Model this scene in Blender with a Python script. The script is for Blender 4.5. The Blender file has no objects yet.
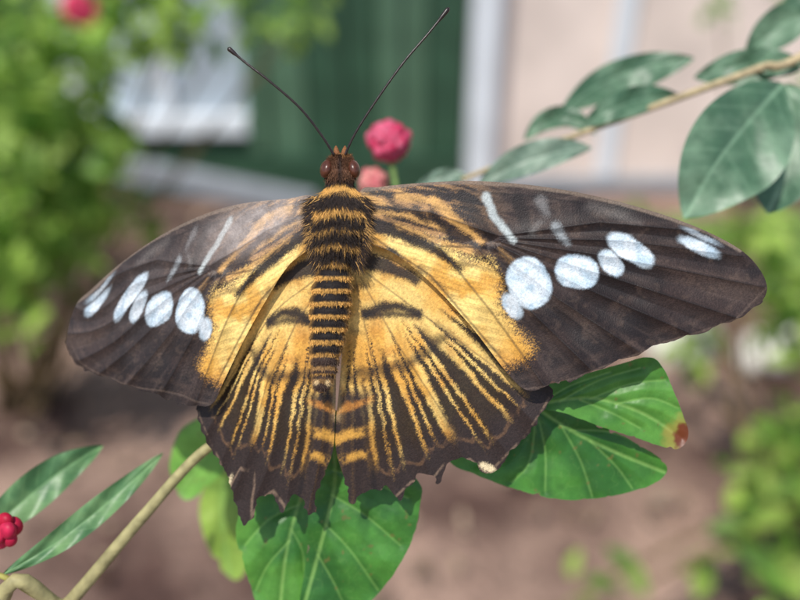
import bpy, math, random
import numpy as np
from mathutils import Matrix, Vector
random.seed(3); rng=np.random.default_rng(7)
scene=bpy.context.scene

# ------------------------------------------------------------------ frame of the perch (tilted plane the butterfly lies in)
CAM=np.array([0,0,0.95]); PITCH=math.radians(30); D=0.115
F=np.array([0,math.cos(PITCH),-math.sin(PITCH)]); U=np.array([0,math.sin(PITCH),math.cos(PITCH)]); R=np.array([1.,0,0])
ORG=CAM+F*D; K=0.1479e-3
def T(p):
    p=np.atleast_2d(np.asarray(p,float)); z=p[:,2]*1e-3
    s=(D-z)/D
    X=(p[:,0]-400)*K*s; Y=(300-p[:,1])*K*s
    return ORG+X[:,None]*R+Y[:,None]*U-z[:,None]*F

def lin(r,g,b):
    return np.array([(c/255.0/12.92 if c/255.0<=0.04045 else ((c/255.0+0.055)/1.055)**2.4) for c in (r,g,b)])
def sst(a,b,x):
    t=np.clip((x-a)/(b-a),0,1); return t*t*(3-2*t)
def mix(C,col,m):
    m=np.asarray(m)
    if m.ndim==1: m=m[:,None]
    return C*(1-m)+col*m
_tab={}
def vnoise(x,y,seed=0):
    if seed not in _tab: _tab[seed]=np.random.default_rng(seed+100).random((256,256))
    t=_tab[seed]; xi=np.floor(x).astype(int); yi=np.floor(y).astype(int); fx=x-xi; fy=y-yi
    fx=fx*fx*(3-2*fx); fy=fy*fy*(3-2*fy)
    a=t[xi%256,yi%256]; b=t[(xi+1)%256,yi%256]; c=t[xi%256,(yi+1)%256]; d=t[(xi+1)%256,(yi+1)%256]
    return (a*(1-fx)+b*fx)*(1-fy)+(c*(1-fx)+d*fx)*fy
def fbm(x,y,s,seed=0,o=4):
    v=0;a=1;w=0
    for i in range(o):
        v=v+a*vnoise(x/s+17*i,y/s+9*i,seed+i); w+=a; a*=0.55; s*=0.5
    return v/w
def seg(x,y,x0,y0,x1,y1):
    dx=x1-x0;dy=y1-y0;L=dx*dx+dy*dy+1e-9
    t=np.clip(((x-x0)*dx+(y-y0)*dy)/L,0,1)
    return np.hypot(x-x0-t*dx,y-y0-t*dy),t
def poly_d(x,y,pts):
    m=np.full(x.shape,1e9)
    for a,b in zip(pts[:-1],pts[1:]):
        m=np.minimum(m,seg(x,y,a[0],a[1],b[0],b[1])[0])
    return m
def capm(x,y,pts,w0,w1,soft=1.5):
    n=len(pts)-1; m=np.full(x.shape,1e9)
    for i in range(n):
        d,t=seg(x,y,*pts[i],*pts[i+1]); tt=(i+t)/n
        m=np.minimum(m,d-(w0+(w1-w0)*tt))
    return sst(soft,-soft,m)
def inside(x,y,poly):
    c=np.zeros(x.shape,bool); n=len(poly)
    for i in range(n):
        x0,y0=poly[i]; x1,y1=poly[(i+1)%n]
        if y0==y1: continue
        k=((y0>y)!=(y1>y))&(x<(x1-x0)*(y-y0)/(y1-y0)+x0)
        c^=k
    return c
def sdf(x,y,poly):
    d=poly_d(x,y,list(poly)+[poly[0]])
    return np.where(inside(x,y,poly),-d,d)
def ell(x,y,cx,cy,rx,ry,ang,soft=1.5,p=2.3):
    a=math.radians(ang); u=(x-cx)*math.cos(a)+(y-cy)*math.sin(a); v=-(x-cx)*math.sin(a)+(y-cy)*math.cos(a)
    r=(np.abs(u/rx)**p+np.abs(v/ry)**p)**(1/p)
    return sst(soft,-soft,(r-1)*min(rx,ry))
def catmull(pts,n=8,closed=True):
    P=np.array(pts,float); N=len(P); out=[]
    rngi=range(N) if closed else range(N-1)
    for i in rngi:
        if closed: p0,p1,p2,p3=P[i-1],P[i],P[(i+1)%N],P[(i+2)%N]
        else: p0,p1,p2,p3=P[max(i-1,0)],P[i],P[i+1],P[min(i+2,N-1)]
        for k in range(n):
            t=k/n
            out.append(0.5*((2*p1)+(-p0+p2)*t+(2*p0-5*p1+4*p2-p3)*t*t+(-p0+3*p1-3*p2+p3)*t**3))
    if not closed: out.append(P[-1])
    return np.array(out)
def tps(src,dst):
    src=np.array(src,float);dst=np.array(dst,float);n=len(src)
    def Uf(r2): return 0.5*r2*np.log(r2+1e-9)
    Km=Uf(((src[:,None]-src[None])**2).sum(-1))+np.eye(n)*30
    P=np.c_[np.ones(n),src]; A=np.zeros((n+3,n+3)); A[:n,:n]=Km;A[:n,n:]=P;A[n:,:n]=P.T
    W=np.linalg.solve(A,np.r_[dst,np.zeros((3,2))])
    def f(x,y):
        o=W[n][None]+x[:,None]*W[n+1]+y[:,None]*W[n+2]
        for i in range(n):
            o=o+Uf((x-src[i,0])**2+(y-src[i,1])**2)[:,None]*W[i]
        return o[:,0],o[:,1]
    return f

# ------------------------------------------------------------------ object helpers
def link(o): scene.collection.objects.link(o); return o
def empty(name,loc):
    e=bpy.data.objects.new(name,None); e.empty_display_size=0.01; e.location=Vector(loc); return link(e)
def adopt(p,c):
    c.parent=p; c.matrix_parent_inverse=Matrix.Translation(p.location).inverted()
def mk(name,V,Fc,mat,col=None,parent=None,smooth=True):
    V=np.asarray(V,float); c=V.mean(0)
    me=bpy.data.meshes.new(name); W=V-c
    if isinstance(Fc,np.ndarray):
        n,k=Fc.shape
        me.vertices.add(len(W)); me.vertices.foreach_set("co",W.astype(np.float32).ravel())
        me.loops.add(n*k); me.loops.foreach_set("vertex_index",Fc.astype(np.int32).ravel())
        me.polygons.add(n); me.polygons.foreach_set("loop_start",(np.arange(n)*k).astype(np.int32))
        me.update(calc_edges=True); me.validate()
    else:
        me.from_pydata([tuple(v) for v in W],[],Fc)
    if smooth:
        me.polygons.foreach_set("use_smooth",np.ones(len(me.polygons),bool))
    if col is not None:
        a=me.color_attributes.new("Col",'FLOAT_COLOR','POINT')
        col=np.asarray(col,float)
        if col.ndim==1: col=np.tile(col,(len(W),1))
        a.data.foreach_set("color",np.c_[np.clip(col,0,1),np.ones(len(W))].astype(np.float32).ravel())
    me.materials.append(mat)
    o=link(bpy.data.objects.new(name,me)); o.location=Vector(c)
    if parent: adopt(parent,o)
    return o
def tube_geo(pts,rad,n=10):
    P=np.asarray(pts,float); m=len(P); rad=np.broadcast_to(np.asarray(rad,float),(m,))
    tan=np.gradient(P,axis=0); tan/=np.linalg.norm(tan,axis=1)[:,None]+1e-12
    ref=np.array([0.13,0.2,0.97]); V=[]
    for i in range(m):
        a=np.cross(tan[i],ref)
        if np.linalg.norm(a)<1e-3: a=np.cross(tan[i],[1,0,0])
        a/=np.linalg.norm(a); b=np.cross(tan[i],a)
        for k in range(n):
            th=2*math.pi*k/n; V.append(P[i]+rad[i]*(math.cos(th)*a+math.sin(th)*b))
    Fc=[]
    for i in range(m-1):
        for k in range(n):
            Fc.append((i*n+k,i*n+(k+1)%n,(i+1)*n+(k+1)%n,(i+1)*n+k))
    Fc.append(tuple(range(n))[::-1]); Fc.append(tuple((m-1)*n+k for k in range(n)))
    return V,Fc
def box_geo(x0,x1,y0,y1,z0,z1):
    V=[(x,y,z) for x in (x0,x1) for y in (y0,y1) for z in (z0,z1)]
    return V,[(0,1,3,2),(4,6,7,5),(0,4,5,1),(2,3,7,6),(0,2,6,4),(1,5,7,3)]
def merge(gs):
    V=[];Fc=[]
    for v,f in gs:
        o=len(V); V+= [tuple(q) for q in v]; Fc+=[tuple(i+o for i in g) for g in f]
    return V,Fc

# ------------------------------------------------------------------ materials
def newmat(name):
    m=bpy.data.materials.new(name); m.use_nodes=True; nt=m.node_tree; return m,nt,nt.nodes["Principled BSDF"]
def col_mat(name,rough=0.6,spec=0.3,trans=0.0,nscale=3000,namp=0.25,bscale=5000,bdist=0.00005,bstr=0.4,bump=True):
    m,nt,b=newmat(name); N=nt.nodes;L=nt.links
    at=N.new("ShaderNodeAttribute"); at.attribute_name="Col"
    tc=N.new("ShaderNodeTexCoord"); no=N.new("ShaderNodeTexNoise"); no.inputs["Scale"].default_value=nscale; no.inputs["Detail"].default_value=1
    L.new(tc.outputs["Object"],no.inputs["Vector"])
    mr=N.new("ShaderNodeMapRange"); mr.inputs[1].default_value=0.25; mr.inputs[2].default_value=0.75; mr.inputs[3].default_value=1-namp; mr.inputs[4].default_value=1+namp
    L.new(no.outputs["Fac"],mr.inputs[0])
    mu=N.new("ShaderNodeVectorMath"); mu.operation='SCALE'; L.new(at.outputs["Color"],mu.inputs[0]); L.new(mr.outputs[0],mu.inputs["Scale"])
    L.new(mu.outputs[0],b.inputs["Base Color"]); b.inputs["Roughness"].default_value=rough; b.inputs["Specular IOR Level"].default_value=spec
    if bump:
        n2=N.new("ShaderNodeTexNoise"); n2.inputs["Scale"].default_value=bscale; n2.inputs["Detail"].default_value=1; L.new(tc.outputs["Object"],n2.inputs["Vector"])
        bu=N.new("ShaderNodeBump"); bu.inputs["Distance"].default_value=bdist; bu.inputs["Strength"].default_value=bstr; L.new(n2.outputs["Fac"],bu.inputs["Height"]); L.new(bu.outputs[0],b.inputs["Normal"])
    if trans>0:
        tr=N.new("ShaderNodeBsdfTranslucent"); L.new(mu.outputs[0],tr.inputs["Color"]); ms=N.new("ShaderNodeMixShader"); ms.inputs[0].default_value=trans
        L.new(b.outputs[0],ms.inputs[1]); L.new(tr.outputs[0],ms.inputs[2]); L.new(ms.outputs[0],N["Material Output"].inputs["Surface"])
    return m
def flat_mat(name,c,rough=0.6,spec=0.3,nscale=20,namp=0.15,bdist=0.001,metal=0):
    m,nt,b=newmat(name); N=nt.nodes;L=nt.links
    tc=N.new("ShaderNodeTexCoord"); no=N.new("ShaderNodeTexNoise"); no.inputs["Scale"].default_value=nscale; no.inputs["Detail"].default_value=4
    L.new(tc.outputs["Object"],no.inputs["Vector"]); cr=N.new("ShaderNodeValToRGB"); c=np.array(c)
    cr.color_ramp.elements[0].position=0.3; cr.color_ramp.elements[1].position=0.7
    cr.color_ramp.elements[0].color=(*(c*(1-namp)),1); cr.color_ramp.elements[1].color=(*np.clip(c*(1+namp),0,1),1)
    L.new(no.outputs["Fac"],cr.inputs[0]); L.new(cr.outputs[0],b.inputs["Base Color"])
    b.inputs["Roughness"].default_value=rough; b.inputs["Specular IOR Level"].default_value=spec; b.inputs["Metallic"].default_value=metal
    bu=N.new("ShaderNodeBump"); bu.inputs["Distance"].default_value=bdist; L.new(no.outputs["Fac"],bu.inputs["Height"]); L.new(bu.outputs[0],b.inputs["Normal"])
    return m
M_wing=col_mat("wing_scales",0.52,0.38,0.10,2600,0.16,4500,0.00007,0.6)
M_body=col_mat("butterfly_fuzz",0.7,0.25,0,4000,0.3,4000,0.00008,0.5,False)
M_leaf=col_mat("leaf_blade",0.40,0.45,0.30,500,0.12,900,0.00012,0.5)
M_bg=col_mat("shrub_leaf",0.5,0.4,0.5,60,0.2,100,0.001,0.3,False)
M_stem=col_mat("stem_bark",0.6,0.3,0,600,0.25,900,0.0002,0.6)
M_petal=col_mat("petal",0.5,0.3,0.15,900,0.2,900,0.0001,0.3)
M_dark=flat_mat("chitin",lin(38,26,22),0.35,0.5,900,0.3,0.00003)
M_eye=flat_mat("compound_eye",lin(84,46,30),0.3,0.5,2500,0.35,0.00003)

# ------------------------------------------------------------------ gridded sheets (wings, near leaves)
def sheet(name,outline,step,zf,paint,mat,parent=None):
    ol=np.asarray(outline)
    xs=np.arange(ol[:,0].min()-step,ol[:,0].max()+2*step,step); ys=np.arange(ol[:,1].min()-step,ol[:,1].max()+2*step,step)
    X,Y=np.meshgrid(xs,ys); sh=X.shape; x=X.ravel().copy();y=Y.ravel().copy()
    ins=inside(x,y,ol); I=ins.reshape(sh)
    keep=I[:-1,:-1]|I[1:,:-1]|I[:-1,1:]|I[1:,1:]
    idx=np.arange(x.size).reshape(sh)
    q=np.stack([idx[1:,:-1][keep],idx[1:,1:][keep],idx[:-1,1:][keep],idx[:-1,:-1][keep]],1)
    used=np.unique(q); remap=np.full(x.size,-1); remap[used]=np.arange(used.size)
    q=remap[q]; x=x[used];y=y[used];out=~ins[used]
    bx=x[out];by=y[out];best=np.full(bx.shape,1e9);nx=bx.copy();ny=by.copy()
    for a,b in zip(ol,np.roll(ol,-1,0)):
        d,t=seg(bx,by,a[0],a[1],b[0],b[1]); k=d<best; best[k]=d[k]
        nx[k]=(a[0]+t*(b[0]-a[0]))[k]; ny[k]=(a[1]+t*(b[1]-a[1]))[k]
    x[out]=nx;y[out]=ny
    return mk(name,T(np.c_[x,y,zf(x,y)]),q,mat,paint(x,y),parent)

# colours
DK=lin(32,24,23); DK2=lin(56,43,39); BR=lin(108,88,74); OR=lin(220,163,72); OR2=lin(244,208,124); ORD=lin(184,120,50); WH=lin(224,233,238)
FV=[[(500,236),(600,222),(700,231)],[(500,238),(620,240),(742,256)],[(500,240),(620,258),(764,287)],[(502,242),(620,280),(738,318)],[(500,246),(590,290),(692,334)],[(495,248),(560,300),(640,352)],[(480,250),(530,310),(592,370)],[(440,248),(490,310),(545,386)],
    [(362,205),(430,212),(500,236)],[(362,215),(400,228),(440,246),(495,248)],[(500,236),(512,246)],[(362,195),(450,190),(540,197),(640,212)],[(365,232),(430,275),(520,380)]]
def fw_paint(x,y):
    jx=(rng.random(x.shape)-.5)*3.0; jy=(rng.random(x.shape)-.5)*3.0
    wx=x+jx+5*(fbm(x,y,10,1)-.5); wy=y+jy+5*(fbm(x,y,10,5)-.5)
    sx=x+.35*jx+3*(fbm(x,y,9,2)-.5); sy=y+.35*jy+3*(fbm(x,y,9,6)-.5)
    inner=sst(590,400,x)
    ang=math.radians(16); a=x*math.cos(ang)+y*math.sin(ang); c=-x*math.sin(ang)+y*math.cos(ang)
    st=fbm(a/6,c,4,11,3); n=fbm(x,y,40,21); fine=fbm(a/9,c,1.8,15,2)
    dx=x-440;dy=y-215; th=np.arctan2(dy,dx)*60; rs=fbm(th*2.2,np.hypot(dx,dy)/14,6,17,3)
    C=mix(np.tile(DK,(x.size,1)),DK2,sst(.3,.7,n))
    C=mix(C,lin(92,76,68),sst(.45,.8,rs)*.45*sst(470,540,x))  # sheen between the veins, painted as lighter radial streaks
    C=mix(C,BR,inner*sst(.42,.72,st)*.8)
    C=mix(C,BR,sst(.55,.8,fbm(x,y,9,31))*.22)
    fl=inner*sst(.48,.66,st+0.35*(rng.random(x.shape)-.5))*sst(520,420,x)
    C=mix(C,lin(196,146,86),fl*.65)
    op=[(358,226),(392,230),(430,242),(466,254),(490,260),(500,285),(505,314),(526,334),(534,350),(518,364),(500,374),(470,345),(430,302),(395,268),(358,245)]
    sd=sdf(wx,wy,op)+16*(fbm(x,y,16,41)-.5)+13*(rng.random(x.shape)-.5)
    m=sst(5,-7,sd)
    oc=mix(np.tile(OR,(x.size,1)),OR2,sst(.28,.65,fbm(x,y,22,51))*sst(540,470,x))
    oc=mix(oc,ORD*.9,sst(345,372,y)*.6)
    C=mix(C,oc,m)
    for pts,w0,w1,k in [([(358,221),(400,231),(440,253),(462,270)],9,2.5,.97),([(358,246),(392,254),(420,275)],7,2.5,.97),([(400,206),(440,226),(480,244)],3,6,.85),([(386,216),(420,224)],1.5,2.5,.8),([(420,268),(455,300)],2.5,.5,.6),([(462,262),(500,275)],3,1,.5),([(470,330),(500,352)],1,3,.4)]:
        C=mix(C,DK,capm(wx,wy,pts,w0,w1,2.6)*k)
    for pts,w0,w1,k in [([(434,200),(455,220),(482,242)],4.5,3,.88),([(398,195),(434,202)],4,3,.82),([(362,196),(384,204)],4,2,.8),([(372,211),(410,216),(444,230)],2,2,.8),([(396,225),(430,238),(470,251)],1.5,3.5,.8),([(500,250),(512,262)],2,3,.3)]:
        C=mix(C,lin(212,162,92),capm(wx,wy,pts,w0,w1,2.4)*k)
    for pts,w0,w1 in [([(432,212),(450,236)],4,3),([(462,196),(490,236)],7,5),([(518,200),(530,236)],7,6),([(386,196),(396,206)],3,3),([(416,208),(428,222)],3,2)]:
        C=mix(C,DK*.8,capm(wx,wy,pts,w0,w1,2.6)*.8)
    C=C*(1+(fine-.5)*.9*sst(560,470,x))[:,None]
    dv=np.full(x.shape,1e9)
    for v in FV: dv=np.minimum(dv,poly_d(x,y,v))
    C=mix(C,DK*.7,sst(1.7,.5,dv)*.6)
    C=mix(C,lin(182,190,188),capm(sx,sy,[(486,197),(494,217),(513,240)],4.8,3.4,2.2)*.9)
    C=mix(C,lin(134,132,130),capm(wx,wy,[(541,203),(546,214)],6,2,4)*.6)
    C=mix(C,lin(122,118,114),capm(wx,wy,[(532,232),(540,222)],3,2,4)*.5)
    C=mix(C,lin(150,156,158),capm(wx,wy,[(555,227),(568,243)],5,3,3)*.7)
    C=mix(C,lin(112,104,98),capm(wx,wy,[(590,206),(640,222)],5,3,5)*.4)
    for cx,cy,rx,ry,an,k in [(529,283,21,26,-22,1),(577,272,21.5,17,10,1),(611,263,9.5,15,-42,.9),(631,250,26,11,32,1),(699,247,21,6,24,.92),(701,236,18,3,26,.65),(512,306,7.5,14,-32,.85)]:
        mm=ell(sx,sy,cx,cy,rx,ry,an,1.6)
        wc=mix(np.tile(WH,(x.size,1)),lin(186,206,218),sst(.42,.75,fbm(x,y,9,61)))
        wc=mix(wc,lin(176,198,212),sst(.7,1,np.hypot((x-cx)/rx,(y-cy)/ry))*.5)
        C=mix(C,wc,mm*k*(.9+.1*rng.random(x.shape)))
    ed=poly_d(x,y,[(766,288),(735,320),(700,332),(665,342),(635,355),(600,368),(575,378),(545,387),(525,389)])
    C=mix(C,lin(88,70,60),ell(np.mod(x,34),ed,17,12,9,2.5,0,3)*.35)
    C=mix(C,lin(96,80,70),sst(1.8,.4,ed)*.6)
    co=poly_d(x,y,[(362,190),(420,183),(470,182),(520,185),(570,192),(620,203),(670,218),(710,233),(740,250)])
    C=mix(C,lin(134,116,100),sst(3.4,1.2,co)*.7)
    lum=C.mean(1); g=np.where(lum>.12,.34,.7)
    return C*(1-g/2+g*rng.random(x.shape))[:,None]
def hw_paint(x,y):
    jx=(rng.random(x.shape)-.5)*3.0; jy=(rng.random(x.shape)-.5)*3.0
    wx=x+jx+5*(fbm(x,y,12,3)-.5); wy=y+jy+5*(fbm(x,y,12,8)-.5)
    C=mix(np.tile(OR,(x.size,1)),OR2,sst(.3,.7,fbm(x,y,34,13))*.85)
    C=mix(C,ORD,sst(.5,.8,fbm(x,y,18,23))*.45)
    dx=wx-350;dy=wy-245; r=np.hypot(dx,dy); th0=np.degrees(np.arctan2(dx,dy)); th=th0+1.3*np.sin(th0*.55)
    C=C*(1+(fbm(th0*1.5,r/18,2.0,19,2)-.5)*.55)[:,None]
    sp=4.5; ph=np.mod(th-1.2,sp)/sp-.5; idx=np.floor((th-1.2)/sp)
    start=104+12*np.sin(idx*2.3)+8*np.sin(idx*5.1)+sst(28,60,th)*16; end=214+8*np.sin(idx*1.7)
    w=sst(0,1,(r-start)/(end-start))
    wid=0.11+(0.31+.04*np.sin(idx*3.7))*w**0.7
    ray=sst(.08,-.08,np.abs(ph)-wid)*sst(-10,8,r-start+8*(rng.random(x.shape)-.5))
    C=mix(C,DK,ray*.97)
    C=mix(C,ORD*.85,sst(.06,.0,np.abs(np.abs(ph)-.5))*sst(-10,20,r-start)*.35)
    out=[(552,392),(545,405),(525,436),(505,456),(488,474),(470,459),(445,463),(430,482),(412,481),(395,497),(382,490)]
    ed=poly_d(x,y,out)
    mg=sst(46,22,ed+12*(fbm(x,y,12,33)-.5)+np.abs(ph)*30-6+9*(rng.random(x.shape)-.5))
    C=mix(C,DK2*.75,mg)
    ch=sst(3,1,np.abs(ed-17-np.abs(ph)*12+5*(fbm(x,y,9,39)-.5)))*sst(.5,.2,np.abs(ph))*sst(.35,.55,fbm(x,y,20,37))
    C=mix(C,lin(122,90,62),ch*.5)
    C=mix(C,lin(150,124,102),sst(1.8,.4,ed)*.55*sst(.3,.6,fbm(x,y,8,35)))
    def mark(pts,w0,w1,k,s=3):
        nonlocal C
        C=mix(C,DK,capm(wx,wy,pts,w0,w1,s)*k)
    mark([(350,256),(385,265),(416,279)],11,5,.96); mark([(352,288),(372,285)],4,1,.6)
    mark([(364,314),(380,307),(402,306),(420,314)],5,4,.97); mark([(364,315),(392,314),(420,316)],4,3,.9)
    mark([(350,330),(362,334)],3,1,.5)
    for c0 in [(357,373),(374,371),(392,368),(410,362),(426,352),(441,339)]:
        mark([(c0[0]-6,c0[1]+4),(c0[0]+5,c0[1]-3)],5.5,3.5,.78,5)
    mark([(438,322),(466,346)],2,1.5,.5,4); mark([(424,330),(446,356)],1.5,1.5,.45,4); mark([(398,328),(410,352)],1,1.5,.35,4)
    dv=poly_d(x,y,[(352,262),(395,340),(470,455)]); dv=np.minimum(dv,poly_d(x,y,[(352,262),(430,320),(540,400)])); dv=np.minimum(dv,poly_d(x,y,[(352,262),(372,360),(395,495)]))
    C=mix(C,DK2,sst(1.3,.4,dv)*.5)
    an=sst(376,366,wx)*sst(386,398,wy)
    A=np.tile(DK2*.8,(x.size,1)); q=wy+(wx-355)*.30+4*(fbm(x,y,16,88)-.5)
    for yy,hh,cc in [(405,4,ORD),(433,5,OR),(457,3.5,OR)]:
        A=mix(A,cc,sst(3,-3,np.abs(q-yy)-hh)*.9*sst(.25,.45,fbm(x,y,10,87)))
    C=mix(C,A,an*.92)
    C=mix(C,DK,capm(wx,wy,[(364,380),(368,440),(376,492)],1.5,3,2)*.85)
    C=mix(C,lin(215,178,122),capm(wx,wy,[(343,300),(338,420)],3,2,3)*.5)
    C=mix(C,lin(236,214,170),ell(wx,wy,487,468,8,3.5,20)*.95)
    C=mix(C,DK,sst(16,4,poly_d(x,y,[(520,352),(552,390)])+6*(fbm(x,y,10,66)-.5))*.85)
    lum=C.mean(1); g=np.where(lum>.12,.36,.7)
    return C*(1-g/2+g*rng.random(x.shape))[:,None]

def worn(ol,cond,amp,per,ja=1.4,seed=0):
    ol=ol.copy(); s=np.r_[0,np.cumsum(np.hypot(*np.diff(ol,axis=0).T))]
    tan=np.gradient(ol,axis=0); tan/=np.hypot(*tan.T)[:,None]+1e-9; nor=np.c_[tan[:,1],-tan[:,0]]
    k=np.array([cond(*p) for p in ol])
    jit=ja*2*(fbm(s,s*0,9,300+seed,3)-.5)-3.6*sst(.66,.82,fbm(s,s*0+5,11,310+seed,2))
    ol[k]+=nor[k]*(amp*(np.abs(np.sin(np.pi*s[k]/per))-.5)+jit[k])[:,None]
    return ol
def dens(ol,step=1.4):
    ol=np.vstack([ol,ol[:1]]); s=np.r_[0,np.cumsum(np.hypot(*np.diff(ol,axis=0).T))]; t=np.arange(0,s[-1],step)
    return np.c_[np.interp(t,s,ol[:,0]),np.interp(t,s,ol[:,1])]
rf=[(360,192),(380,187),(420,183),(470,181),(520,184),(570,191),(620,202),(670,217),(710,233),(742,251),(760,270),(767,289),(758,305),(735,319),(700,332),(665,342),(635,355),(600,368),(575,379),(548,387),(527,390),(508,374),(470,325),(430,282),(395,254),(358,234)]
lf=[(316,198),(285,199),(240,204),(200,216),(160,236),(120,264),(92,289),(76,305),(67,335),(70,355),(90,371),(130,386),(175,401),(200,407),(214,402),(223,383),(244,340),(268,297),(290,264),(320,238)]
rh=[(345,236),(400,238),(470,285),(530,355),(548,384),(553,392),(545,408),(538,420),(526,436),(512,448),(500,466),(488,474),(474,462),(462,458),(446,464),(438,484),(428,476),(412,482),(400,500),(390,488),(378,490),(364,491),(352,502),(345,480),(337,455),(335,430),(338,400),(342,350),(344,290)]
lh=[(332,236),(280,250),(240,320),(213,375),(197,405),(200,425),(208,445),(222,465),(230,482),(236,505),(244,525),(254,515),(258,500),(272,496),(282,512),(292,497),(302,498),(309,515),(318,490),(326,470),(333,450),(335,420),(336,380),(336,300)]
RF=worn(dens(catmull(rf,10)),lambda x,y:y>300 and x>540,2.6,36,1.4,1); LF=worn(dens(catmull(lf,10)),lambda x,y:y>340 and x<205,2.2,24,1.2,2)
RH=worn(dens(catmull(rh,6)),lambda x,y:y>395 and x>345,2,16,2.2,3); LH=worn(dens(catmull(lh,6)),lambda x,y:y>410 and x<326,1.8,13,2.0,4)
f_map=tps([(189,311),(160,310),(132,301),(94,306),(205,328),(211,250),(67,335),(100,283),(165,233),(240,204),(316,198),(320,238),(207,405),(262,306),(130,386),(80,362),(60,300),(180,395)],
          [(529,283),(577,272),(622,256),(698,244),(513,305),(500,220),(767,289),(708,232),(600,198),(478,182),(360,192),(358,234),(527,390),(430,282),(635,355),(735,320),(775,262),(570,380)])
h_map=tps([(332,236),(197,405),(288,317),(335,440),(309,513),(262,378),(244,522),(222,465),(282,510),(336,300),(258,502),(213,375),(334,380),(302,375)],
          [(345,236),(552,392),(392,311),(336,440),(352,500),(420,362),(440,480),(505,455),(400,497),(344,290),(425,480),(530,362),(340,380),(380,370)])
def fr(x,y):
    dv=np.full(x.shape,1e9)
    for v in FV[:9]: dv=np.minimum(dv,poly_d(x,y,v))
    return -0.9*(1-np.exp(-dv/9))*sst(380,470,x)+.9*(fbm(x,y,60,71,2)-.5)
def hr(x,y):
    th=np.degrees(np.arctan2(x-350,y-245)); r=np.hypot(x-350,y-245)
    return -0.45*np.abs(np.sin(np.radians((th-1.2)*180/9.0)))*sst(80,200,r)+.8*(fbm(x,y,60,73,2)-.5)*sst(60,160,r)
def z_rf(x,y):
    t=(x-360)/400; return 1.2+5*t-3*t*t+fr(x,y)
def z_rh(x,y):
    t=(x-360)/400; return 1.2+5*t-3*t*t-2.1-3.0*np.clip((y-260)/240,0,1)**1.5+hr(x,y)
def z_lf(x,y):
    t=(316-x)/250; u,v=f_map(x,y); return 1.2-1*t-11*t*t+fr(u,v)
def z_lh(x,y):
    t=(316-x)/250; u,v=h_map(x,y); return 1.2-1*t-11*np.clip(t,0,2)**2-2.1-3*np.clip((y-260)/240,0,1)**1.5+hr(u,v)
def lf_paint(x,y):
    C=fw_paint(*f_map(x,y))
    sh=ell(x,y,254,227,48,21,-24,14)*(.3+.8*fbm(x,y,10,77))  # light sheen on the worn scales, painted into the wing colour
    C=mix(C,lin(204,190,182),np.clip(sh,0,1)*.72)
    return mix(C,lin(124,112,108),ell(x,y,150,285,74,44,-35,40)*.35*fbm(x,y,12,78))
bf=empty("butterfly",T([(340,300,0)])[0])
sheet("forewing_right",RF,0.8,z_rf,fw_paint,M_wing,bf)
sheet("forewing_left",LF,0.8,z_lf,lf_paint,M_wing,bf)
sheet("hindwing_right",RH,0.8,z_rh,hw_paint,M_wing,bf)
sheet("hindwing_left",LH,0.8,z_lh,lambda x,y:hw_paint(*h_map(x,y)),M_wing,bf)

# ---- body
prof=[(341,153,2),(341,156,8),(340,162,13),(340,169,15),(340,176,14),(340,183,12),(340,188,14),(340,194,19),(339,204,24),(338,218,26),(337,234,25),(336,248,21),(335,260,16),(334,267,15.5),(333,280,19),(331,296,20.5),(330,312,20.5),(328,330,18.5),(326.5,346,16.5),(325,360,14),(324,372,12),(322.5,382,9.5),(321.5,388,7),(321,393,2)]
pc=catmull(prof,8,False); ys_=np.linspace(153,393,260)
cx_=np.interp(ys_,pc[:,1],pc[:,0]); hw_=np.interp(ys_,pc[:,1],pc[:,2])
seglines=np.array([268,281,294,307,320,333,345,356,366,376])
ab=sst(262,270,ys_); dmin=np.abs(ys_[:,None]-seglines).min(1)
hw_=hw_*(1-ab*.12*np.exp(-(dmin/2.4)**2))
def body_col(x,y,f):
    C=np.tile(lin(30,22,20),(x.size,1)); n=fbm(x*1.0,y,5,90)*6-3; yy=y+n
    o=lin(210,158,82)
    for yb,h in [(187,3.6),(209,2.8),(227,.8),(243,1.6),(262,2.6)]:
        C=mix(C,o,sst(1.8,-1.8,np.abs(yy-yb-f*4)-h)*.85)
    C=mix(C,lin(98,64,42),sst(184,176,yy)*.75); C=mix(C,lin(30,20,18),sst(4,0,np.abs(x-340))*sst(186,180,yy)*.8)
    C=mix(C,lin(180,128,74),sst(158,154,yy)*.6)
    abm=sst(266,270,y)
    k=np.mod(yy*.35+y*.65-268,12.8)/12.8
    band=sst(.58,.68,k)*sst(1,.94,k)
    A=mix(np.tile(lin(26,20,19),(x.size,1)),o,np.clip(band*(.75+.3*f)+.3*f*sst(.75,1,f),0,1)*.92)
    A=mix(A,lin(74,56,48),sst(350,364,y)*.65); A=mix(A,o,sst(1.5,0,np.abs(y-374))*.7)
    A=mix(A,lin(220,190,140),ell(x,y,316.5,382,2.2,2.2,0)+ell(x,y,327.5,382,2.2,2.2,0))
    return mix(C,A,abm)
nr=56; V=[];CC=[]
for i in range(len(ys_)):
    th=np.arange(nr)*2*math.pi/nr
    x=cx_[i]+hw_[i]*np.cos(th); z=1.3+hw_[i]*.148*.85*np.sin(th)
    V.append(np.c_[x,np.full(nr,ys_[i]),z]); CC.append(np.c_[x,np.full(nr,ys_[i]),np.abs(np.cos(th))])
V=np.vstack(V);CC=np.vstack(CC)
q=[]
for i in range(len(ys_)-1):
    a=np.arange(nr); q.append(np.c_[i*nr+a,(i+1)*nr+a,(i+1)*nr+(a+1)%nr,i*nr+(a+1)%nr])
q=np.vstack(q)
bc=body_col(CC[:,0],CC[:,1],CC[:,2])*(0.75+.5*rng.random(len(CC)))[:,None]
mk("body",T(V),q,M_body,bc,bf)
n=16000
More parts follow.
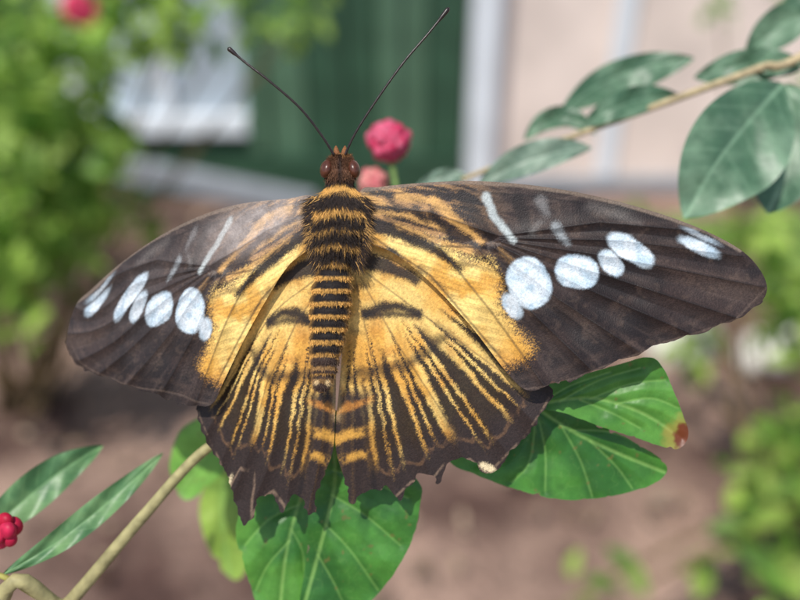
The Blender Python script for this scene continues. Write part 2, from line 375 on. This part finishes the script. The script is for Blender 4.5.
yy=np.where(rng.random(n)<.7,rng.uniform(155,268,n),rng.uniform(262,391,n)); th=rng.uniform(-.15,math.pi+.15,n)
hwv=np.interp(yy,ys_,hw_);cxv=np.interp(yy,ys_,cx_)
px=cxv+hwv*np.cos(th);pz=1.3+hwv*.148*.85*np.sin(th)
L=np.where((yy>188)&(yy<262),rng.uniform(4,10,n),np.where(yy<=188,rng.uniform(2,5,n),rng.uniform(1.5,3.5,n)))
dirx=np.cos(th)*.4+rng.normal(0,.28,n); diry=np.where(yy<170,-.5,.85)+rng.normal(0,.25,n); dz=(np.sin(th)*.5+.1)*.148
tx=px+dirx*L;ty=yy+diry*L;tz=pz+dz*L
wx_=diry*.34;wy_=-dirx*.34
tri=np.stack([np.c_[px-wx_,yy-wy_,pz-.05],np.c_[px+wx_,yy+wy_,pz-.05],np.c_[tx,ty,tz]],1).reshape(-1,3)
hcol=np.repeat(np.clip(body_col(px,yy,np.abs(np.cos(th)))*(0.7+.8*rng.random(n))[:,None]+lin(60,48,38)*.2,0,1),3,0)
mk("body_hair",T(tri),np.arange(n*3).reshape(-1,3),M_body,hcol,bf)
n=3600; side=np.where(rng.random(n)<.5,-1,1); hy=rng.uniform(196,262,n)
px=338+side*rng.uniform(16,28,n)*(1-.25*sst(235,262,hy)); L=rng.uniform(6,18,n); a=np.radians(rng.normal(34,16,n))+(hy-196)/70*.7
tx=px+side*L*np.cos(a);ty=hy+L*np.sin(a); pz=np.full(n,2.3)+rng.uniform(-.4,.5,n); tz=pz-.4
nx=-(ty-hy)/L*.4;ny=(tx-px)/L*.4
tri=np.stack([np.c_[px-nx,hy-ny,pz],np.c_[px+nx,hy+ny,pz],np.c_[tx,ty,tz]],1).reshape(-1,3)
cc=np.where((rng.random(n)<.38+.3*np.sin(hy/7))[:,None],lin(190,146,84),lin(56,44,38))*(0.7+.5*rng.random(n))[:,None]
mk("wing_base_hair",T(tri),np.arange(n*3).reshape(-1,3),M_body,np.repeat(cc,3,0),bf)
def ellipsoid(c,rx,ry,rz,ang=0,nu=24,nv=16):
    V=[];
    for j in range(nv+1):
        ph=math.pi*j/nv
        for i in range(nu):
            t=2*math.pi*i/nu; u=rx*math.sin(ph)*math.cos(t); v=ry*math.cos(ph); w=rz*math.sin(ph)*math.sin(t)
            V.append((c[0]+u*math.cos(ang)-v*math.sin(ang),c[1]+u*math.sin(ang)+v*math.cos(ang),c[2]+w))
    Fc=[(j*nu+i,j*nu+(i+1)%nu,(j+1)*nu+(i+1)%nu,(j+1)*nu+i) for j in range(nv) for i in range(nu)]
    return V,Fc
for nm,cx,an in (("eye_left",326.5,.25),("eye_right",353.5,-.25)):
    v,f=ellipsoid((cx,169,1.9),6.5,9.5,1.35,an); mk(nm,T(v),f,M_eye,None,bf)
for nm,x0,x1 in (("palp_left",337,336),("palp_right",344,345)):
    v,f=tube_geo(T([(x0,160,1.2),(x0,154,1.2),(x1,149,1.0),(x1,146,.8)]),[.0005,.0005,.00035,.0001],10); mk(nm,v,f,M_body,lin(130,84,50),bf)
for nm,pts in (("antenna_left",[(334,155,2.2),(322,136,2.8),(300,108,3.5),(268,80,4),(246,63,4),(228,48,4)]),("antenna_right",[(345,155,2.2),(356,132,2.8),(378,98,3.2),(404,62,3.5),(428,34,3.5),(449,8,3.5)])):
    P=catmull(pts,12,False); n=len(P); t=np.linspace(0,1,n)
    r=(1.35+.12*np.sin(np.arange(n)*2.2)+1.3*sst(.86,.95,t))*K; r[-1]*=.5; r*=.85
    v,f=tube_geo(T(P),r,10); mk(nm,v,f,M_dark,None,bf)
for i,pts in enumerate([[(325,200,-1),(300,215,-5),(305,235,-9),(300,245,-13)],[(352,200,-1),(378,215,-5),(372,240,-9),(378,252,-13)],[(328,235,-1),(300,262,-6),(312,300,-10),(310,320,-13)],[(350,235,-1),(376,262,-6),(365,300,-10),(368,320,-13)]]):
    v,f=tube_geo(T(catmull(pts,6,False)),.00022,8); mk("leg_%d"%(i+1),v,f,M_dark,None,bf)

# ------------------------------------------------------------------ near plant
G1=lin(60,118,48);G2=lin(102,162,66);GV=lin(142,184,98)
def leaf_paint(veins,minor=None,ca=G1,cb=G2,brown=None,seed=0):
    def f(x,y):
        C=mix(np.tile(ca,(x.size,1)),cb,sst(.25,.75,fbm(x,y,60,seed)))
        for k,(pts,w) in enumerate(veins):
            P=catmull(pts,6,False); d=poly_d(x,y,P); ww=w*(.75 if k==0 else .45)
            C=mix(C,GV,sst(ww+1.3,ww-.3,d)*(.62 if k==0 else .42)); C=mix(C,ca*.75,sst(w+8,w+1,d)*sst(w-.2,w+1.2,d)*.3)
        cell=fbm(x,y,11,seed+4,2); C=mix(C,GV,sst(.03,.0,np.abs(cell-.5))*.13)
        C=mix(C,ca*.8,sst(.6,.85,fbm(x,y,26,seed+6))*.5)
        sp=sst(.80,.86,fbm(x,y,7,seed+12,2)); C=mix(C,lin(120,110,60),sp*.6)
        C=C*(.94+.12*rng.random(x.shape))[:,None]
        if brown:
            bx,by,br=brown; d=np.hypot(x-bx,y-by)+14*(fbm(x,y,7,seed+9)-.5)
            C=mix(C,lin(170,150,70),sst(br+14,br,d)*.7); C=mix(C,lin(120,62,34),sst(br,br-6,d))
        return C
    return f
def leaf_z(base,slope,veins,amp=.7,seed=0):
    def f(x,y):
        dv=np.full(x.shape,1e9)
        for pts,w in veins: dv=np.minimum(dv,poly_d(x,y,catmull(pts,4,False)))
        return base+slope[0]*(x-400)/100+slope[1]*(y-400)/100+amp*(1-np.exp(-dv/14))+3.0*(fbm(x,y,70,seed,3)-.5)
    return f
plant=empty("leafy_plant",T([(350,450,-12)])[0])
def nleaf(name,ol,veins,base,slope,seed,brown=None,ca=G1,cb=G2,step=1.1,n=8):
    o=dens(catmull(ol,n),2.0); o=worn(o,lambda x,y:True,0,10,.7,seed)
    sheet(name,o,step,leaf_z(base,slope,veins,.8,seed),leaf_paint(veins,None,ca,cb,brown,seed),M_leaf,plant)
v1=[([(535,405),(590,398),(640,412),(682,438)],1.4),([(560,401),(600,380),(640,368)],.8),([(590,399),(630,384),(665,380)],.8),([(615,404),(650,398),(678,408)],.7),([(580,400),(610,412),(640,428)],.7),([(540,404),(570,386),(610,372)],.7)]
nleaf("leaf_blade_1",[(500,380),(545,384),(585,374),(620,364),(650,357),(664,370),(675,395),(684,418),(688,436),(678,449),(655,444),(630,436),(600,426),(560,412),(520,405)],v1,-7,(1.2,-1),3,(688,440,18))
v2=[([(532,405),(570,430),(615,452),(664,472)],1.5),([(534,408),(520,440),(478,464)],.9),([(536,410),(545,450),(545,492)],.9),([(560,424),(580,460),(592,496)],.8),([(590,441),(615,465),(632,488)],.7),([(570,430),(610,432),(640,444)],.7),([(536,410),(530,460),(512,482)],.7)]
nleaf("leaf_blade_2",[(520,395),(555,404),(590,420),(625,437),(655,455),(667,468),(660,480),(640,489),(610,496),(575,500),(540,496),(505,486),(475,474),(452,464),(440,440),(470,410)],v2,-9,(.4,-.6),6,ca=lin(54,108,44),cb=lin(86,150,58))
v3=[([(332,430),(335,480),(322,540),(300,620),(292,650)],1.8),([(333,470),(368,480),(408,498)],.9),([(332,495),(365,515),(400,545)],.9),([(326,525),(350,550),(378,590)],.9),([(318,555),(335,585),(350,620)],.9)]
nleaf("leaf_blade_3",[(330,410),(372,440),(418,480),(420,505),(412,540),(395,572),(372,600),(345,625),(315,650),(292,668),(296,620),(305,570),(308,520),(318,460)],v3,-8,(.3,-1.4),9,ca=lin(50,104,44),cb=lin(82,144,58))
v4=[([(325,440),(300,500),(285,560),(278,640)],1.5),([(298,505),(268,520),(245,545)],.8),([(290,540),(268,565),(256,590)],.8),([(292,530),(302,550),(304,570)],.6)]
nleaf("leaf_blade_4",[(322,430),(318,480),(310,530),(304,580),(298,630),(284,668),(268,640),(255,600),(244,565),(236,530),(250,490),(285,450)],v4,-11,(.3,-1.0),12)
v5=[([(230,420),(205,455),(180,490)],1.)]
nleaf("leaf_blade_5",[(232,415),(240,450),(215,480),(185,500),(170,470),(178,435),(200,418)],v5,-40,(0,0),15,ca=lin(90,150,60),cb=lin(130,185,80),step=2)
v6=[([(225,470),(222,520),(230,575)],1.)]
nleaf("leaf_blade_6",[(225,470),(250,500),(255,545),(238,580),(215,560),(200,520),(205,485)],v6,-60,(0,0),18,ca=lin(110,150,60),cb=lin(160,190,80),step=2)
CA=lin(86,130,84);CB=lin(126,166,110)
def lance(name,pts,wl,wr,base,ca,cb,parent,mat=M_leaf,nu=90,nv=33,fold=1.0,curl=0,a=1.0,seed=0,sv=9):
    P=catmull(pts,30,False); s=np.r_[0,np.cumsum(np.hypot(*np.diff(P[:,:2],axis=0).T))]; s/=s[-1]
    u=np.linspace(0,1,nu); X=np.interp(u,s,P[:,0]);Y=np.interp(u,s,P[:,1]);Z=np.interp(u,s,P[:,2])
    tx=np.gradient(X);ty=np.gradient(Y);l=np.hypot(tx,ty);tx/=l;ty/=l
    v=np.linspace(-1,1,nv); prof=np.sin(np.pi*np.clip(u,0.004,.996)**a)**.75
    Ug,Vg=np.meshgrid(u,v,indexing='ij'); W=prof[:,None]*np.where(Vg<0,wl,wr)
    x=X[:,None]+(-ty)[:,None]*Vg*W; y=Y[:,None]+tx[:,None]*Vg*W
    z=Z[:,None]+fold*np.abs(Vg)*W*.05+curl*Ug**2+.35*np.sin(Ug*17+3*Vg+seed)*np.abs(Vg)+2.5*(fbm(x.ravel(),y.ravel(),50,seed+3,2).reshape(x.shape)-.5)
    C=mix(np.tile(ca,(Ug.size,1)),cb,sst(.3,.7,fbm(x.ravel(),y.ravel(),30,seed)))
    C=mix(C,np.clip(cb*1.5+.03,0,1),sst(.06,.02,np.abs(Vg*prof[:,None]).ravel())*.55)
    ph=np.mod(Ug*sv-np.abs(Vg)*1.1+.15*np.sin(Ug*9),1).ravel(); C=mix(C,cb*1.3,sst(.1,.0,np.abs(ph-.5))*.3)
    idx=np.arange(nu*nv).reshape(nu,nv); q=np.stack([idx[:-1,:-1],idx[1:,:-1],idx[1:,1:],idx[:-1,1:]],-1).reshape(-1,4)
    return mk(name,T(np.c_[x.ravel(),y.ravel(),z.ravel()]),q,mat,C,parent)
lance("leaf_blade_7",[(2,575,-6),(60,540,-9),(120,492,-13),(163,453,-16)],13,13,-8,CA,CB,plant,seed=31,nu=140)
lance("leaf_blade_8",[(-30,545,-8),(10,512,-14),(60,472,-18),(103,446,-22)],20,19,-8,CA,CB,plant,seed=33,nu=140)
def wtube(name,local,world,r0,r1,mat,col,parent,n=12,bump=.06):
    A=T(np.array(local)); P=np.vstack([A]+([np.array(world,float)] if len(world) else [])); P=catmull(P,10,False); m=len(P)
    r=np.linspace(r0,r1,m)*(1+bump*rng.normal(0,1,m).cumsum()/np.sqrt(m))
    v,f=tube_geo(P,r,n); C=mix(np.tile(col,(len(v),1)),col*.6,fbm(np.arange(len(v))*1.0,np.zeros(len(v)),14,44))
    return mk(name,v,f,mat,C,parent)
SC=lin(176,166,116)
wtube("main_stem",[(420,410,-16),(330,418,-15),(262,426,-13),(205,450,-10),(140,520,-9),(70,602,-9),(-10,690,-12)],[(-0.11,.05,.6),(-.14,.12,.25),(-.14,.14,0.0)],.0004,.0017,M_stem,SC,plant)
wtube("petiole_1",[(400,412,-16),(470,415,-13),(535,405,-8.5)],[],.0005,.0004,M_stem,lin(120,150,80),plant)
wtube("petiole_2",[(330,418,-15),(330,430,-11),(332,450,-8.5)],[],.0005,.0004,M_stem,lin(120,150,80),plant)
wtube("petiole_3",[(205,450,-10),(214,446,-25),(222,450,-40),(224,475,-60)],[],.0004,.0004,M_stem,lin(120,150,80),plant)
wtube("side_stem",[(-30,572,-6),(2,576,-6),(30,592,-7),(62,612,-9)],[],.0004,.0005,M_stem,lin(176,170,90),plant)
wtube("side_petiole",[(-30,545,-8),(-32,560,-7),(-30,572,-6)],[],.0004,.0004,M_stem,lin(176,170,90),plant)
def buds(name,c,Rpx,zmm,nb,rb,ca,cb,stem=None,parent=None):
    gs=[];cols=[]; zs=.148*(115-zmm)/115
    for i in range(nb):
        ph=math.acos(1-2*(i+.5)/nb); t=i*2.39996+random.uniform(-.2,.2)
        d=np.array([math.sin(ph)*math.cos(t),math.sin(ph)*math.sin(t),math.cos(ph)])*random.uniform(.88,1.08)
        r=rb*random.uniform(.75,1.2); p=(c[0]+d[0]*Rpx*.8,c[1]+d[1]*Rpx*.8,zmm+d[2]*Rpx*.8*zs)
        v,f=ellipsoid(p,r,r,r*zs,0,12,8); gs.append((v,f)); k=random.random(); cols+= [ca*(1-k)+cb*k]*len(v)
    v,f=merge(gs); e=empty(name,T([(c[0],c[1],zmm)])[0]); mk("petals",T(v),f,M_petal,np.array(cols),e)
    if stem:
        wtube("stalk",stem,[],.0006,.0006,M_stem,lin(120,150,80),e)
    return e
PK1=lin(196,40,84);PK2=lin(222,104,132)
buds("flower_bud_cluster",(389,141),21,-52,80,5.5,PK1,PK2,[(389,155,-52),(394,175,-52),(398,210,-50),(400,300,-44),(392,405,-18)])
buds("flower_bud_cluster",(374,183),14,-54,44,5,lin(206,106,112),lin(226,158,146),[(374,190,-54),(378,240,-52),(385,330,-44),(385,410,-18)])
buds("red_berry_cluster",(3,531),14,-6,9,8.5,lin(180,14,48),lin(208,44,84),[(0,535,-7),(-14,556,-6),(-26,571,-6)])

# ------------------------------------------------------------------ upper right branch
br=empty("leafy_branch",T([(650,120,-40)])[0])
TA=lin(80,116,88);TB=lin(124,156,126)
wtube("twig",[(462,180,-42),(530,152,-42),(585,132,-42),(640,112,-42),(700,90,-40),(760,68,-38),(830,40,-36)],[(.16,.2,.95),(.35,.42,.72),(.45,.6,0.0)],.0005,.0012,M_stem,lin(196,176,136),br,12)
def bl(i,pts,wl,wr,ca=TA,cb=TB,**k): lance("branch_leaf_%d"%i,pts,wl,wr,0,ca,cb,br,**k)
bl(1,[(560,112,-48),(600,84,-52),(650,66,-52),(694,58,-50)],16,22,seed=51)
bl(2,[(582,126,-42),(615,108,-40),(650,98,-42),(684,98,-44)],15,14,seed=52)
bl(3,[(806,64,-38),(770,62,-42),(730,68,-44),(694,78,-46)],20,16,seed=53)
bl(4,[(800,70,-36),(760,60,-42),(755,50,-44)],12,12,seed=54)
bl(5,[(782,84,-34),(750,120,-30),(715,165,-27),(684,218,-26)],58,42,seed=55,a=.85,sv=7)
bl(6,[(786,84,-38),(794,130,-38),(786,170,-37),(768,214,-36)],40,56,seed=56,a=.85,sv=7)
bl(7,[(592,148,-40),(560,152,-38),(520,164,-38),(478,184,-40)],14,18,ca=lin(120,146,126),cb=lin(164,184,162),seed=57)
bl(8,[(596,134,-46),(570,118,-48),(545,122,-50),(524,140,-50)],10,12,seed=58)
bl(9,[(830,20,-40),(800,16,-44),(770,34,-46),(745,56,-48)],20,20,seed=59)
bl(10,[(840,-30,-40),(810,-10,-44),(790,20,-46)],20,22,seed=60)
bl(11,[(470,178,-42),(450,176,-42),(430,182,-42),(415,190,-42)],9,9,ca=lin(120,146,126),cb=lin(164,184,162),seed=61)

# ------------------------------------------------------------------ background
def gmat():
    m,nt,b=newmat("soil"); N=nt.nodes;L=nt.links
    tc=N.new("ShaderNodeTexCoord"); a=N.new("ShaderNodeTexNoise"); a.inputs["Scale"].default_value=3.5; a.inputs["Detail"].default_value=8; L.new(tc.outputs["Object"],a.inputs["Vector"])
    cr=N.new("ShaderNodeValToRGB"); e=cr.color_ramp.elements; e[0].position=.38; e[0].color=(*lin(80,56,48),1); e[1].position=.64; e[1].color=(*lin(162,134,118),1); L.new(a.outputs["Fac"],cr.inputs[0])
    v=N.new("ShaderNodeTexNoise"); v.inputs["Scale"].default_value=60; v.inputs["Detail"].default_value=3; L.new(tc.outputs["Object"],v.inputs["Vector"])
    mx=N.new("ShaderNodeMix"); mx.data_type='RGBA'; mx.blend_type='OVERLAY'; mx.inputs[0].default_value=.7; L.new(cr.outputs[0],mx.inputs[6]); L.new(v.outputs["Fac"],mx.inputs[7]); L.new(mx.outputs[2],b.inputs["Base Color"])
    b.inputs["Roughness"].default_value=.9; bu=N.new("ShaderNodeBump"); bu.inputs["Distance"].default_value=.02; L.new(v.outputs["Fac"],bu.inputs["Height"]); L.new(bu.outputs[0],b.inputs["Normal"]); return m
gx=np.r_[-150,-40,-10,np.linspace(-3,3,90),10,40,150]; gy=np.r_[-150,-40,-10,np.linspace(-1,3,70),10,40,150]
GX,GY=np.meshgrid(gx,gy); gz=.07*(fbm(GX.ravel()+50,GY.ravel()+50,.4,200)-.5)*((np.abs(GX.ravel())<3.1)&(np.abs(GY.ravel())<3.1))-.01
idx=np.arange(GX.size).reshape(GX.shape); q=np.stack([idx[:-1,:-1],idx[:-1,1:],idx[1:,1:],idx[1:,:-1]],-1).reshape(-1,4)
mk("ground",np.c_[GX.ravel(),GY.ravel(),gz],q,gmat())

def leafmass(name,C,S,ca,cb,size,parent=None,droop=.3,mat=M_bg,elong=1.9):
    n=len(C); L_=size*rng.uniform(.7,1.3,n); az=rng.uniform(0,2*math.pi,n); el=rng.normal(-.1,.5,n)-droop*.5
    d=np.c_[np.cos(az)*np.cos(el),np.sin(az)*np.cos(el),np.sin(el)]; up=np.tile([0,-.4,1.],(n,1))+rng.normal(0,.4,(n,3))
    s=np.cross(d,up); s/=np.linalg.norm(s,axis=1)[:,None]; nn=np.cross(s,d)
    W=L_/elong/2; us=[0,.22,.5,.78,1]; ws=[0.05,.8,1,.62,0.03]; V=np.zeros((n,15,3))
    for i,(u,w) in enumerate(zip(us,ws)):
        cen=C+d*(L_*u)[:,None]-nn*(L_*.18*u*u)[:,None]
        V[:,i*3]=cen-s*(W*w)[:,None]+nn*(W*w*.25)[:,None]; V[:,i*3+1]=cen; V[:,i*3+2]=cen+s*(W*w)[:,None]+nn*(W*w*.25)[:,None]
    q=[]
    for i in range(4):
        for j in range(2): q.append((i*3+j,(i+1)*3+j,(i+1)*3+j+1,i*3+j+1))
    q=np.array(q); Q=(q[None]+(np.arange(n)*15)[:,None,None]).reshape(-1,4)
    k=rng.random(n)[:,None]; col=(ca*(1-k)+cb*k)*rng.uniform(.7,1.3,(n,1))
    return mk(name,V.reshape(-1,3),Q,mat,np.repeat(col,15,0),parent)
def shrub(name,clumps,n,size,ca,cb,base):
    e=empty(name,(base[0],base[1],0)); C=[]
    tot=sum(c[3]**2 for c in clumps); gs=[]
    for c in clumps:
        m=max(4,int(n*c[3]**2/tot)); p=rng.normal(0,1,(m,3)); p/=np.linalg.norm(p,axis=1)[:,None]; C.append(np.array(c[:3])+p*c[3]*rng.uniform(.3,1,(m,1)))
        b=np.array([base[0]+random.uniform(-.05,.05),base[1]+random.uniform(-.05,.05),-.02]); t=np.array(c[:3]); mid=b*.5+t*.5+np.array([random.uniform(-.05,.05),random.uniform(-.03,.05),.03])
        gs.append(tube_geo(catmull([b,mid,t],8,False),np.linspace(.006,.002,17),7))
    leafmass("foliage",np.vstack(C),None,ca,cb,size,e)
    v,f=merge(gs); mk("stems",v,f,M_stem,lin(120,100,70),e)
    return e
YG1=lin(86,134,46);YG2=lin(186,216,104)
def wpt(px,py,d):
    u=(px-400)/778; v=(300-py)/778; return CAM+(F+u*R+v*U)*d
left=[]
for (px,py,d,r) in [(20,60,1.05,.11),(80,40,1.15,.10),(130,20,1.3,.09),(40,140,1.1,.12),(95,110,1.3,.07),(20,220,1.15,.12),(95,205,1.25,.07),(80,150,1.2,.08),(150,225,1.3,.03),(25,290,1.2,.08),(60,240,1.2,.07),(-60,100,1.2,.16),(-60,260,1.2,.15),(180,20,1.35,.07),(240,8,1.4,.06),(300,10,1.45,.055),(290,42,1.5,.025),(-140,0,1.3,.25),(60,-60,1.3,.15),(200,-60,1.4,.12)]:
    p=wpt(px,py,d); left.append((p[0],p[1],max(p[2],.05),r))
shrub("shrub",left,1900,.045,YG1,YG2,(-.75,1.25))
right=[]
for (px,py,d,r) in [(770,240,1.0,.05),(800,310,1.1,.06),(740,290,1.3,.05),(700,335,1.5,.045),(790,430,1.0,.05),(740,520,.95,.035),(800,500,.9,.05),(770,570,.85,.045),(700,560,.95,.025),(860,300,1.1,.14),(870,480,.95,.14),(690,360,1.4,.035),(760,470,1.1,.04),(580,592,.8,.018),(640,585,.85,.022),(720,240,1.3,.045)]:
    p=wpt(px,py,d); right.append((p[0],p[1],max(p[2],.03),r))
shrub("shrub",right,560,.04,YG1,YG2,(.62,.95))
far=[]
for (px,py,d,r) in [(770,170,1.9,.08),(720,5,2.0,.05),(800,-20,1.8,.1),(830,120,1.8,.14),(640,225,2.1,.07),(700,235,2.0,.09),(620,330,1.9,.05),(780,240,1.8,.1)]:
    p=wpt(px,py,d); far.append((p[0],p[1],max(p[2],.04),r))
shrub("shrub",far,500,.045,lin(96,140,70),lin(160,196,110),(.9,2.0))
p=wpt(80,8,1.0)
gs=[];cols=[]
for i in range(40):
    d_=rng.normal(0,1,3); d_/=np.linalg.norm(d_); c=p+d_*.016; v,f=ellipsoid((0,0,0),.008,.008,.008,0,8,6); v=[tuple(np.array(a)+c) for a in v]; gs.append((v,f)); cols+=[lin(224,70,104)]*len(v)
v,f=merge(gs); mk("pink_blossom",v,f,M_petal,np.array(cols))

n=900; C=np.c_[rng.uniform(-1.6,1.6,n),rng.uniform(.4,2.1,n),np.full(n,.025)]
leafmass("leaf_litter",C,None,lin(84,58,44),lin(214,190,162),.034,None,droop=0,elong=2.2)

M_green=flat_mat("green_paint",lin(50,80,60),.45,.4,6,.25,.002); M_green2=flat_mat("green_paint_light",lin(82,112,88),.45,.4,6,.2,.002)
M_white=flat_mat("white_paint",lin(226,230,234),.5,.4,5,.1,.001); M_plas=flat_mat("plaster",lin(234,216,204),.85,.2,4,.16,.003)
M_grey=flat_mat("weathered_wood",lin(150,154,160),.7,.2,30,.15,.002); M_glass=flat_mat("window_glass",lin(180,192,202),.08,.8,3,.25,.0005)
def bx(name,mat,par,*b):
    v,f=box_geo(*b); o=mk(name,v,f,mat,None,par,False); m=o.modifiers.new("b",'BEVEL'); m.width=.004; m.segments=2; return o
sh=empty("green_shed",(-.4,2.4,0))
bx("wall_core",M_green,sh,-2.2,.2,2.36,3.6,-.05,2.3)
x=-.40
i=0
while x<.19:
    bx("board_%d"%i,M_green if i%3 else M_green2,sh,x+.004,min(x+.116,.198),2.33,2.357,.02,2.2); x+=.12; i+=1
bx("base_rail",M_green,sh,-2.2,.198,2.30,2.327,0,.13)
bx("door_stile",M_green2,sh,-.06,.0,2.302,2.328,.14,2.1)
bx("window_frame_left",M_white,sh,-1.0,-.93,2.31,2.358,.2,1.3); bx("window_frame_right",M_green2,sh,-.46,-.405,2.31,2.358,.14,2.1)
bx("window_mullion",M_white,sh,-.72,-.68,2.315,2.358,.262,1.238)
bx("window_sill",M_white,sh,-.928,-.462,2.29,2.358,.2,.26); bx("window_head",M_white,sh,-.928,-.462,2.31,2.358,1.24,1.3)
bx("window_pane",M_glass,sh,-.926,-.464,2.34,2.356,.262,1.238)
bx("roof",M_grey,sh,-2.4,.19,2.2,3.8,2.303,2.36)
po=empty("white_post",(.25,2.33,0)); bx("post",M_white,po,.203,.285,2.28,2.42,0,2.3); bx("cap",M_grey,po,.195,.293,2.26,2.44,2.303,2.33)
pl=empty("plaster_wall",(1.5,2.4,0)); bx("wall",M_plas,pl,.288,3.5,2.36,2.6,-.05,2.3); bx("plinth",M_grey,pl,.288,3.5,2.33,2.357,0,.05)
bx("pilaster",M_white,pl,.62,.68,2.335,2.358,.053,2.29); bx("coping",M_grey,pl,.30,3.55,2.32,2.64,2.303,2.36)
v,f=box_geo(-.42,.42,-.02,.02,-.035,.035); Rm=Matrix.Rotation(math.radians(12),3,'Y')
v=[tuple(Rm@Vector(a)+Vector((-.66,2.08,.15))) for a in v]; o=mk("wooden_plank",v,f,M_grey,None,None,False); m=o.modifiers.new("b",'BEVEL'); m.width=.005; m.segments=2
ks=empty("edging_stone",(.9,1.45,0))
for i in range(5):
    a=.62+i*.17; v,f=ellipsoid((0,0,0),.085,.06,.05,0,16,12); v=[(q_[0]*1+a+.02*math.sin(q_[1]*40+i),q_[1]+1.42-.03*i,q_[2]+.02+.008*math.sin(q_[0]*50+i)) for q_ in v]; mk("stone_%d"%(i+1),v,f,flat_mat("pale_stone_%d"%i,lin(220,214,204),.8,.2,12,.12,.004),None,ks)

# ------------------------------------------------------------------ light
s=Vector((-.24,-.40,.88)).normalized()
sun=bpy.data.lights.new("sun",'SUN'); sun.energy=4.0; sun.angle=math.radians(.8); sun.color=(1,.96,.89)
so=link(bpy.data.objects.new("sun",sun)); so.rotation_euler=s.to_track_quat('Z','Y').to_euler(); so.location=(0,0,5)
w=bpy.data.worlds.new("World"); scene.world=w; w.use_nodes=True; nt=w.node_tree
sk=nt.nodes.new("ShaderNodeTexSky"); sk.sky_type='NISHITA'; sk.sun_disc=False; sk.sun_elevation=math.asin(s.z); sk.sun_rotation=math.atan2(s.x,s.y)
nt.links.new(sk.outputs[0],nt.nodes["Background"].inputs[0]); nt.nodes["Background"].inputs[1].default_value=.15
scene.view_settings.view_transform='Standard'; scene.view_settings.look='None'; scene.view_settings.exposure=0
cam=bpy.data.cameras.new("camera"); co=link(bpy.data.objects.new("camera",cam)); co.location=Vector(CAM); co.rotation_euler=(math.radians(60),0,0)
cam.lens=35; cam.sensor_width=36; cam.clip_start=.005; cam.clip_end=500
cam.dof.use_dof=True; cam.dof.focus_distance=D-.0015; cam.dof.aperture_fstop=35/4.0
scene.camera=co
